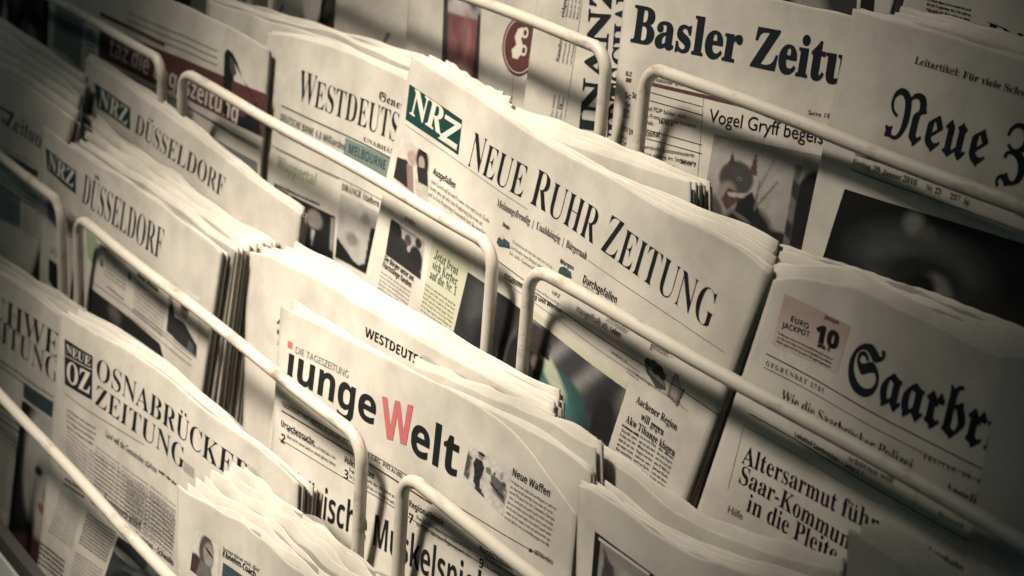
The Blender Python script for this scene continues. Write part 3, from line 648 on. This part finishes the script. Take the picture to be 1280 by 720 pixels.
# Saarbruecker Zeitung
z = stack(0, [(966, 352), (1010, 348), (1070, 360), (1130, 390), (1265, 452), (1420, 525)], .016, 'newspaper with a big blackletter title and a pink lottery box', 'the pile with the pink lottery box', n=5, y1=.046,
          top1=[(976, 303), (1040, 321), (1115, 351), (1200, 375), (1280, 411), (1420, 470)], bl=(873, 632), bl1=(905, 620), amp=.0016, camp=.001, samp=.0007, rough=.0012, jit=.002, serr=0.0003, nu=None)
SAAR = z
lot = picture(z, (981, 367), (1064, 408), (965, 430), (.54, .33, .25), [('e', .6, .9, .7, .5, (.62, .48, .37), 1)], 24, .03, name='lottery_box', br=(1046, 467))
for i, l in enumerate(['EURO', 'JACKPOT']):
    text(z, l, 'bold', (988 - i * 10, 401 + i * 8), (1011 + i * 1, 412 + i * 9.5), 7, 'ink', 'lottery_text', 0, off=.0003, parent=lot)
text(z, '10', 'bold', (1018, 424), (1047, 437), 19, 'ink', 'lottery_text', .05, off=.0003, parent=lot); text(z, 'Jackpot', 'bold', (1031, 398), (1049, 406), 5, 'ink_dark_red', 'lottery_text', off=.0003, parent=lot)
text(z, 'Mio. €', 'bold', (1022, 433), (1038, 440), 5.5, 'ink', 'lottery_text', .03, off=.0003, parent=lot)
body(z, (974, 414), (1042, 447), (970, 430), 5, 'ink', name='lottery_text', bold=.02)
rule(z, (958, 442), (1240, 592), 1.3, 'ink'); rule(z, (955, 459), (1232, 605), .8, 'ink_grey')
text(z, 'GEGRÜNDET 1761', 'serif', (957, 456), (1030, 492), 5.8, 'ink_grey', 'subtitle', track=.2); text(z, 'FREITAG, 29. JANUAR 2016', 'serif', (1154, 573), (1290, 632), 5.8, 'ink_grey', 'date_line', track=.2)
text(z, 'Saarbrücker Zeitung', 'frak', (1054, 480), (1226, 562), 60, 'ink_navy', 'masthead', .012, res=6, ref='Saarbr')
text(z, 'Wie die Saarbrücker Polizei', 'serif', (976, 499), (1140, 588), 12.5, 'ink', 'headline', -.005)
text(z, 'Angeliefert', 'serif', (1181, 614), (1250, 645), 12, 'ink', 'headline')
rule(z, (937, 517), (1210, 676), 1.3, 'ink'); rule(z, (930, 532), (1100, 630), .7, 'ink_pale'); rule(z, (930, 532), (910, 612), .7, 'ink_pale'); rule(z, (1148, 610), (1140, 640), .6, 'ink_pale')
text(z, 'Lokalteil Saarbrücken > Seite C 1', 'bold', (993, 545), (1079, 596), 6, 'ink', 'page_reference'); text(z, 'schützen will', 'serif', (1060, 575), (1116, 605), 7.5, 'ink', 'headline')
for i, l in enumerate(['Altersarmut führt', 'Saar-Kommunen', 'in die Pleite']):
    text(z, l, 'serif', ((927, 578), (922, 602), (932, 638))[i], ((1105, 672), (1085, 703), (1045, 705))[i], 22, 'ink', 'headline', -.004, res=4)
text(z, 'Hilfe', 'sans', (909, 640), (928, 650), 9, 'ink_grey', 'subtitle')
text(z, 'Autobahn', 'bold', (1158, 690), (1205, 716), 9, 'ink', 'headline'); text(z, 'Kreuz', 'serif', (1172, 643), (1205, 660), 5, 'ink_grey', 'article_text')
body(z, (930, 660), (1040, 728), (925, 690), 7, 'ink_grey', cols=2); body(z, (1120, 628), (1200, 672), (1118, 640), 6, 'ink_grey'); body(z, (1150, 715), (1230, 755), (1140, 780), 7)
z = stack(0, [(1254, 446), (1310, 452), (1420, 500)], .010, 'grey folded page edge covering the end of the blackletter title beside the lottery box', 'x', bl=(1207, 700), mat='newsprint_grey', lcurl=.003, m=2)
# =================================================================== fourth tier
z = stack(1, [(-150, 20), (0, 93), (30, 103), (56, 125), (92, 150)], .018, 'dim newspaper with a thick pile leaning over it, left of the paired city papers', 'the thick dim pile left of the city papers', n=6, y1=.052,
          top1=[(-150, -60), (0, 24), (34, 44), (66, 69), (107, 95)], br=(52, 300), br1=(85, 260), amp=.0018, camp=.0010, samp=.0006, rough=.0014)
text(z, 'e', 'serif', (2, 153), (9, 157), 10, 'ink', 'masthead'); text(z, 'Zeitung', 'serif', (7, 157), (60, 192), 20, 'ink', 'masthead', -.01); rule(z, (-30, 120), (17, 143), 3, 'ink_grey')
quad(z, (-20, 176), (48, 214), (-20, 184), 'ink_blue', 'colour_box', br=(47, 222)); rule(z, (-20, 172), (48, 209), .8)
body(z, (0, 215), (46, 245), (-2, 232), 5.5, 'ink', bold=.02); body(z, (32, 238), (50, 250), (28, 290), 5.5, 'ink_grey'); quad(z, (-10, 225), (26, 248), (-10, 270), 'ink_teal', 'colour_box', br=(26, 286))
body(z, (10, 250), (26, 258), (8, 275), 5.5)
# second Duesseldorf pile (behind)
z = stack(1, [(107, 72), (135, 92), (175, 120), (225, 155), (255, 179), (287, 202), (320, 229), (376, 267)], .056, 'newspaper with a logo box and one word city title, rear one of the pair', 'the rear pile of the city papers', n=3, y1=.066,
          top1=[(112, 68), (178, 112), (228, 146), (290, 196), (378, 262)], bl=(100, 150), br=(368, 330), rough=.001, camp=.0006)
lb = quad(z, (118, 103), (163, 135), (121, 134), 'ink_green', 'logo_box', br=(163, 163))[0]; text(z, 'NRZ', 'serif', (123, 131), (159, 157), 20, 'ink_white', 'logo_letters', 0, off=.0003, parent=lb)
text(z, 'DÜSSELDORF', 'serif', (168, 165), (279, 248), 24, 'ink', 'masthead', -.012, res=4)
# front Duesseldorf pile
z = stack(1, [(52, 158), (82, 180), (150, 222), (175, 237), (240, 285), (277, 316)], .016, 'newspaper with a logo box and one word city title, front one of the pair', 'the thick front pile of the city papers', n=9, y1=.052,
          top1=[(118, 140), (160, 176), (225, 222), (318, 288), (346, 303)], bl=(50, 300), br=(251, 495), br1=(322, 560), amp=.0010, camp=.0005, samp=.0003, rough=.0012, jit=.0022)
for i in range(1):
    lb = quad(z, (57, 184), (95, 214), (59, 212), 'ink_green', 'logo_box', br=(95, 243))[0]; text(z, 'NRZ', 'serif', (60, 209), (92, 235), 19, 'ink_white', 'logo_letters', 0, off=.0003, parent=lb)
text(z, 'DÜSSELDORF', 'serif', (102, 252), (202, 326), 36, 'ink', 'masthead', -.013, res=5)
picture(z, (58, 232), (74, 246), (60, 272), (.20, .21, .19), [('p', [(.3, .1), (.7, .0), (.8, .4), (.4, .5)], (.25, .04, .04)), ('p', [(.6, .5), (1, .5), (1, 1), (.7, 1)], (.16, .05, .04))], 30, br=(75, 292)); quad(z, (61, 323), (75, 333), (61, 350), 'ink', 'printed_photo', br=(74, 372))
body(z, (62, 305), (75, 314), (62, 318), 5); body(z, (86, 262), (96, 270), (88, 375), 5.6)
quad(z, (108, 289), (122, 299), (110, 322), 'tint_leaf', 'colour_box', br=(120, 333))
for i, (cx, cy) in enumerate(((127, 328), (162, 345))): disc(z, (cx, cy), 5, 'ink_teal', 'weather_symbol'); disc(z, (cx + 1, cy + 3), 3, 'ink_grey', 'weather_symbol', .0003); rule(z, (cx - 3, cy - 22), (cx + 5, cy - 16), 2, 'ink', 'headline_bar')
body(z, (132, 306), (157, 325), (131, 350), 5.4); text(z, 'Neuer Minister', 'bold', (172, 345), (198, 366), 6, 'ink', 'headline', .01); body(z, (170, 350), (208, 380), (166, 392), 5.2)
rule(z, (134, 358), (155, 375), 1.2, 'ink'); rule(z, (113, 350), (240, 450), .8); rule(z, (166, 386), (245, 448), .8); body(z, (160, 392), (240, 455), (160, 398), 5)
picture(z, (112, 358), (200, 430), (112, 395), (.02, .026, .03), [('e', .35, .35, .08, .4, (.12, .11, .10), .7)], 40, .1, br=(205, 450))
picture(z, (212, 345), (250, 372), (208, 415), PAPER, [('p', [(.05, .42), (.15, .36), (.25, .62), (.55, .58), (.68, .64), (1, .8), (1, 1), (.0, .98)], (.035, .037, .04)), ('e', .55, .38, .14, .14, (.30, .22, .18), .3), ('e', .57, .27, .15, .12, (.04, .035, .035), .35), ('e', .08, .40, .07, .08, (.30, .22, .18), .4), ('p', [(.75, .8), (.9, .85), (.88, 1), (.7, 1)], (.06, .13, .13))], 70, .05, br=(246, 448))
# WAZ pile
z = stack(1, [(309, 314), (333, 318), (392, 345), (447, 380), (515, 420), (560, 446), (640, 490), (692, 520)], .034, 'newspaper with a small bold capital title showing behind the title with the red letter', 'the pile behind the title with the red letter', n=5, y1=.056,
          top1=[(372, 303), (415, 329), (490, 376), (560, 417), (607, 444), (650, 466), (696, 488)], bl=(304, 520), bl1=(330, 520), br=(690, 600), br1=(693, 600), lcurl=.018, rough=.001, camp=.0008, samp=.0005)
text(z, 'WESTDEUTSCHE ALLGEMEINE', 'bold', (456, 420), (634, 516), 11.5, 'ink', 'masthead', 0, res=4)
for i, l in enumerate(['A', 'WO', 'z']): text(z, l, 'bold', (346, 404 + i * 13), (353, 408 + i * 13), 6, 'ink', 'article_text')
# junge Welt: rear bundle, then the front paper
stack(1, [(519, 458), (560, 474), (620, 498), (690, 528), (744, 562)], .0245, 'pale newspaper on the bundle wedged behind the right half of the red letter title', 'the pale bundle behind the red letter title', n=4, y1=.0315, top1=[(526, 447), (570, 466), (630, 494), (690, 520), (748, 547)], br=(746, 700), rough=.0016, jit=.003, camp=.0008, samp=.0005, m=2)
stack(1, [(363, 391), (440, 433), (515, 474), (600, 507), (690, 552), (738, 592)], .0205, 'newspaper directly behind the page with the red letter, its top edge just above', 'the papers touching the red letter page', n=2, y1=.0225, top1=[(369, 377), (440, 423), (520, 468), (600, 500), (690, 545), (742, 584)], br=(738, 720), rough=.0012, samp=.0006, m=2)
z = stack(1, [(351, 382), (390, 402), (447, 431), (492, 453), (550, 480), (600, 508), (630, 528), (655, 552), (680, 588), (721, 645)], .015, 'newspaper with a rounded black title that has one large red letter', 'x', bl=(338, 575), br=(712, 735), amp=.0009, rough=.0004, m=4, thick=.0007)
JW = z
quad(z, (360, 425.5), (366, 428.5), (359.5, 434), 'ink_rose', 'red_square', br=(365.5, 437)); text(z, 'DIE TAGESZEITUNG', 'sans', (369, 441), (436, 473), 8.2, 'ink_pale', 'subtitle')
text(z, 'ȷunge', 'bold', (356, 470), (470, 533), 38, 'ink', 'masthead', .006, res=6); text(z, 'W', 'bold', (477, 545), (515, 558), 46, 'ink_rose', 'masthead', .012, res=6); text(z, 'elt', 'bold', (511, 563), (572, 597), 46, 'ink', 'masthead', .006, res=6)
text(z, 'GEGRÜNDET 1947 · FREITAG, 29. JANUAR 2016 · NR. 24 · 1,50 EURO · PVST A11002', 'sans', (353, 507.5), (503, 598), 5, 'ink', 'date_line', .006)
rule(z, (352, 502), (690, 702), .9); rule(z, (352, 513), (540, 630), 1.8, 'ink_dark_red')
def teaser(num, head, p, w, hd=7.5, lines=3):
    x, y = p
    text(z, head, 'bold', (x, y), (x + w[0], y + w[1]), hd, 'ink', 'headline')
    text(z, num, 'bold', (x - .5, y + 20), (x + 5.5, y + 23.5), 11, 'ink', 'page_number')
teaser('2', 'Ursachensuche', (351, 532), (42, 25)); body(z, (359, 533), (420, 569), (359, 554), 7.4, 'ink')
teaser('3', 'Volkskomitee', (430, 577), (38, 22)); body(z, (437, 583), (497, 619), (437, 604), 7.4, 'ink')
teaser('7', 'Regionalblock', (511, 632), (44, 26)); body(z, (521, 642), (590, 683), (520, 663), 7.8, 'ink')
teaser('9', 'Kurzschlüsse', (599, 688), (42, 25)); body(z, (607, 693), (662, 726), (606, 714), 7.8, 'ink')
rule(z, (349, 548), (640, 728), .9)
text(z, 'Militärische Muskelspiele', 'bold', (339, 612), (615, 768), 34, 'ink', 'headline', -.004, res=5)
picture(z, (587, 556), (640, 588), (579, 597), (.60, .565, .48), [('e', .72, .58, .4, .14, (.25, .24, .21), .5, .2), ('e', .8, .42, .2, .06, (.12, .12, .11), .5, .3), ('p', [(.6, .35), (.9, .5), (1, .75), (.8, .7), (.6, .55)], (.12, .125, .13)), ('p', [(.20, .22), (.34, .20), (.42, .34), (.38, .7), (.42, .98), (.24, .86), (.22, .6), (.16, .4)], (.02, .025, .03)), ('e', .30, .12, .07, .07, (.25, .22, .19), .3), ('e', .30, .05, .09, .04, (.02, .02, .025), .3), ('e', .0, .55, .12, .35, (.08, .08, .08), .6), ('e', .52, .33, .07, .08, (.2, .17, .14), .3), ('p', [(.42, .42), (.58, .40), (.68, .7), (.8, .78), (.75, 1), (.44, .95)], (.58, .55, .48)), ('p', [(.3, .9), (.5, .85), (.55, 1), (.3, 1)], (.04, .04, .045)), ('e', .82, .25, .04, .1, (.35, .33, .3), .5), ('e', .66, .30, .03, .04, (.1, .1, .1), .4), ('e', .9, .38, .06, .05, (.07, .07, .07), .5), ('p', [(.5, .5), (.95, .62), (.95, .68), (.5, .56)], (.03, .03, .03)), ('p', [(.02, .3), (.12, .28), (.14, .34), (.03, .38)], (.1, .1, .1)), ('p', [(.0, .7), (.14, .74), (.12, .95), (.0, .88)], (.12, .12, .11)), ('p', [(.45, .44), (.56, .42), (.62, .62), (.74, .74), (.72, .97), (.46, .92)], (.56, .54, .48)), ('s', .6, 9, (.2, .2, .18), .12)], 100, .09, br=(628, 645))
text(z, 'Neue Waffen', 'bold', (640, 594), (688, 622), 9.5, 'ink', 'headline'); body(z, (640, 598), (696, 633), (630, 652), 6.4, 'ink', ragged=.2)
text(z, 'SEITEN 12/13', 'sans', (668, 692), (691, 706), 5.6, 'ink', 'page_reference', .006); quad(z, (662, 685), (666, 687), (661, 689), 'ink', 'printed_mark')
# pile with the framed picture
stack(1, [(744, 570), (785, 590), (830, 632), (880, 662), (960, 692), (1050, 716)], .036, 'smooth folded newspaper rising behind the paper with the black framed picture', 'the smooth folded papers behind the framed picture', n=2, y1=.041, top1=[(747, 551), (772, 563), (807, 596), (846, 622), (877, 643), (951, 671), (1021, 690), (1054, 698)], bl=(742, 800), br=(1052, 800), amp=.001, rough=.0006, serr=.0003, nu=110)
z = stack(1, [(723, 607), (745, 614), (790, 646), (842, 684), (880, 702), (1000, 735)], .016, 'newspaper with a heavy black square frame around its picture', 'the pile with the black framed picture', n=4, y1=.030,
          top1=[(734, 590), (776, 620), (824, 660), (877, 682), (942, 704), (1010, 726)], bl=(719, 760), amp=.0012, camp=.0008, samp=.0006, rough=.001)
quad(z, (744, 664), (822, 722), (738, 740), 'ink', 'frame_border', br=(815, 800)); picture(z, (751, 677), (815, 722), (745, 740), (.30, .28, .24), [('p', [(.1, .2), (.3, .3), (.32, 1), (.05, 1)], (.08, .07, .06)), ('p', [(.05, .1), (.1, .1), (.55, .75), (.5, .8)], (.1, .1, .1)), ('e', .6, .4, .2, .2, (.42, .40, .33), .5)], 60, .1, br=(808, 800))
polygon(z, [(749, 671), (813, 717), (812, 720), (749, 675)], 'ink_white', 'frame_gap', .0003)
stack(1, [(1060, 664), (1100, 687), (1160, 730), (1200, 760)], .022, 'plain grey newspaper standing upright in front of the lottery box paper', 'the plain grey upright newspapers', n=4, y1=.040, top1=[(1100, 648), (1130, 664), (1196, 712), (1240, 750)], bl=(1053, 800), bl1=(1092, 800), serr=.0003, nu=60, rough=.0006, m=1, thick=.0016)
# =================================================================== fifth tier
z = stack(2, [(-80, 298), (0, 342), (35, 365), (73, 393), (140, 440)], .052, 'dim newspaper with a two line serif title above a large portrait of a smiling woman', 'the pile with the large woman portrait', n=4, y1=.066,
          top1=[(-80, 270), (0, 323), (29, 342), (75, 367), (104, 390)], bl=(-80, 600), br=(120, 600), amp=.001, camp=.0008, rough=.001)
text(z, 'BRAUNSCHWEIGER', 'serif', (-113, 326), (75, 450), 25, 'ink', 'masthead', -.012, res=4, ref='BRAUNSCHWE'); text(z, 'ZEITUNG', 'serif', (-28, 407), (74, 481), 25, 'ink', 'masthead', -.012, res=4)
body(z, (-10, 440), (72, 495), (-10, 462), 7, 'ink_grey'); quad(z, (30, 478), (73, 506), (29, 496), 'ink_blue', 'colour_box', br=(73, 527))
body(z, (-10, 490), (28, 515), (-10, 522), 7, 'ink', bold=.02); body(z, (0, 530), (28, 548), (0, 640), 6, 'ink_grey')
picture(z, (28, 500), (80, 535), (8, 700), (.012, .016, .022), [('e', .60, .36, .40, .36, (.32, .32, .28), .25), ('e', .62, .18, .40, .22, (.50, .49, .43), .5), ('e', .66, .45, .24, .27, (.60, .55, .48), .25), ('e', .68, .60, .11, .035, (.40, .08, .08), .4, .3), ('e', .55, .36, .08, .03, (.05, .05, .05), .5), ('e', .80, .42, .06, .03, (.05, .05, .05), .5), ('e', .68, .50, .03, .05, (.4, .35, .3), .6), ('e', .66, .76, .14, .12, (.48, .44, .38), .6), ('e', .45, .93, .6, .14, (.15, .022, .026), .3)], 90, .06, br=(66, 720))
z = stack(2, [(75, 390), (140, 427), (185, 455), (225, 486), (252, 510), (297, 541), (331, 565), (372, 606)], .036, 'newspaper with a two line serif title beside a square dark logo box', 'the layered pile with the square logo box', n=4, y1=.050,
          top1=[(107, 389), (150, 412), (207, 452), (255, 497), (275, 510), (324, 558), (352, 580), (398, 613)], bl=(48, 700), br=(368, 700), br1=(390, 700), amp=.0010, camp=.0008, samp=.0004, rough=.0008)
lb = quad(z, (81, 423), (116, 445), (81, 480), 'ink_navy', 'logo_box', br=(115, 500))[0]; text(z, 'NEUE', 'serif', (83, 440), (114, 458), 10, 'ink_white', 'logo_letters', 0, off=.0003, parent=lb); text(z, 'OZ', 'serif', (83, 475), (113, 493), 24, 'ink_white', 'logo_letters', .01, off=.0003, parent=lb); rule(z, (81, 443.5), (115, 462), 1, 'ink_white', 'logo_line')
text(z, 'OSNABRÜCKER', 'serif', (119, 471), (312, 613), 25, 'ink', 'masthead', -.010, res=5); text(z, 'ZEITUNG', 'serif', (118, 504), (230, 588), 24, 'ink', 'masthead', -.010, res=5)
rule(z, (82, 492), (180, 556), 1.2, 'ink_pale')
body(z, (84, 508), (120, 532), (83, 540), 6.5, 'ink', ragged=.5); text(z, 'Land will die Gemeinden stärken', 'sans', (132, 545), (196, 592), 8, 'ink_grey', 'headline')
body(z, (84, 535), (222, 640), (80, 590), 5, 'ink_grey', cols=4); body(z, (120, 555), (222, 632), (118, 610), 5, 'ink_grey', cols=3)
body(z, (200, 585), (222, 603), (197, 592), 8, 'ink', bold=.02); body(z, (160, 598), (222, 650), (155, 650), 5, 'ink_grey', cols=2); picture(z, (230, 576), (243, 586), (229, 588), (.35, .34, .3), [], 10, br=(242, 598))
text(z, 'Kommunen unter', 'serif', (130, 627), (176, 662), 11, 'ink', 'headline', -.01); text(z, 'Bürgermeister beim Landkreistag – Schwalm', 'bold', (114, 628), (217, 708), 6.5, 'ink', 'headline', .005)
body(z, (82, 595), (108, 612), (78, 612), 7, 'ink', bold=.03); body(z, (76, 612), (105, 634), (60, 668), 5, 'ink_grey', cols=2); body(z, (110, 640), (146, 664), (98, 680), 5, 'ink', bold=.03)
body(z, (52, 676), (82, 700), (46, 705), 6, 'ink', bold=.03); body(z, (95, 688), (130, 712), (85, 730), 5, 'ink_grey', cols=2)
picture(z, (148, 670), (222, 722), (128, 730), (.04, .055, .065), [('e', .2, .3, .3, .07, (.26, .28, .27), .4, .3), ('e', .5, .6, .25, .2, (.14, .17, .19), .7), ('p', [(.55, .1), (.75, .15), (.7, .4), (.5, .35)], (.16, .19, .18)), ('e', .3, .75, .2, .2, (.02, .025, .03), .4)], 60, .15, br=(215, 760))
# wavy pile at the bottom
z = stack(2, [(222, 606), (261, 632), (303, 654), (331, 679), (373, 715), (420, 750)], .010, 'newspaper with a small woman in red, front one of the wavy pile', 'the wavy loosely folded pile', n=8, y1=.032,
          top1=[(304, 580), (331, 601), (362, 628), (406, 657), (418, 671), (446, 688), (468, 711), (500, 740)], bl=(221, 800), amp=.0012, camp=.0020, samp=.0012, rough=.0016, jit=.002, m=2)
picture(z, (244, 660), (275, 684), (238, 712), PAPER, [('e', .5, .35, .28, .40, (.10, .09, .08), .25), ('e', .58, .36, .2, .26, (.34, .27, .22), .3), ('e', .6, .30, .18, .03, (.03, .03, .03), .3, .3), ('e', .15, .85, .3, .3, (.11, .02, .022), .2), ('p', [(.3, .6), (.7, .6), (.9, 1), (.2, 1)], (.17, .15, .13))], 70, .06, br=(271, 742))
text(z, 'Abnehm-Coach', 'bold', (278, 695), (320, 722), 7, 'ink', 'headline', .01); text(z, 'Interview mit der', 'sans', (279, 688), (325, 716), 5.5, 'ink_grey', 'article_text'); quad(z, (279, 703), (330, 738), (277, 730), 'ink_blue', 'colour_box', br=(328, 770))
bpy.data.objects.remove(tob); bpy.data.scenes.remove(gsc)
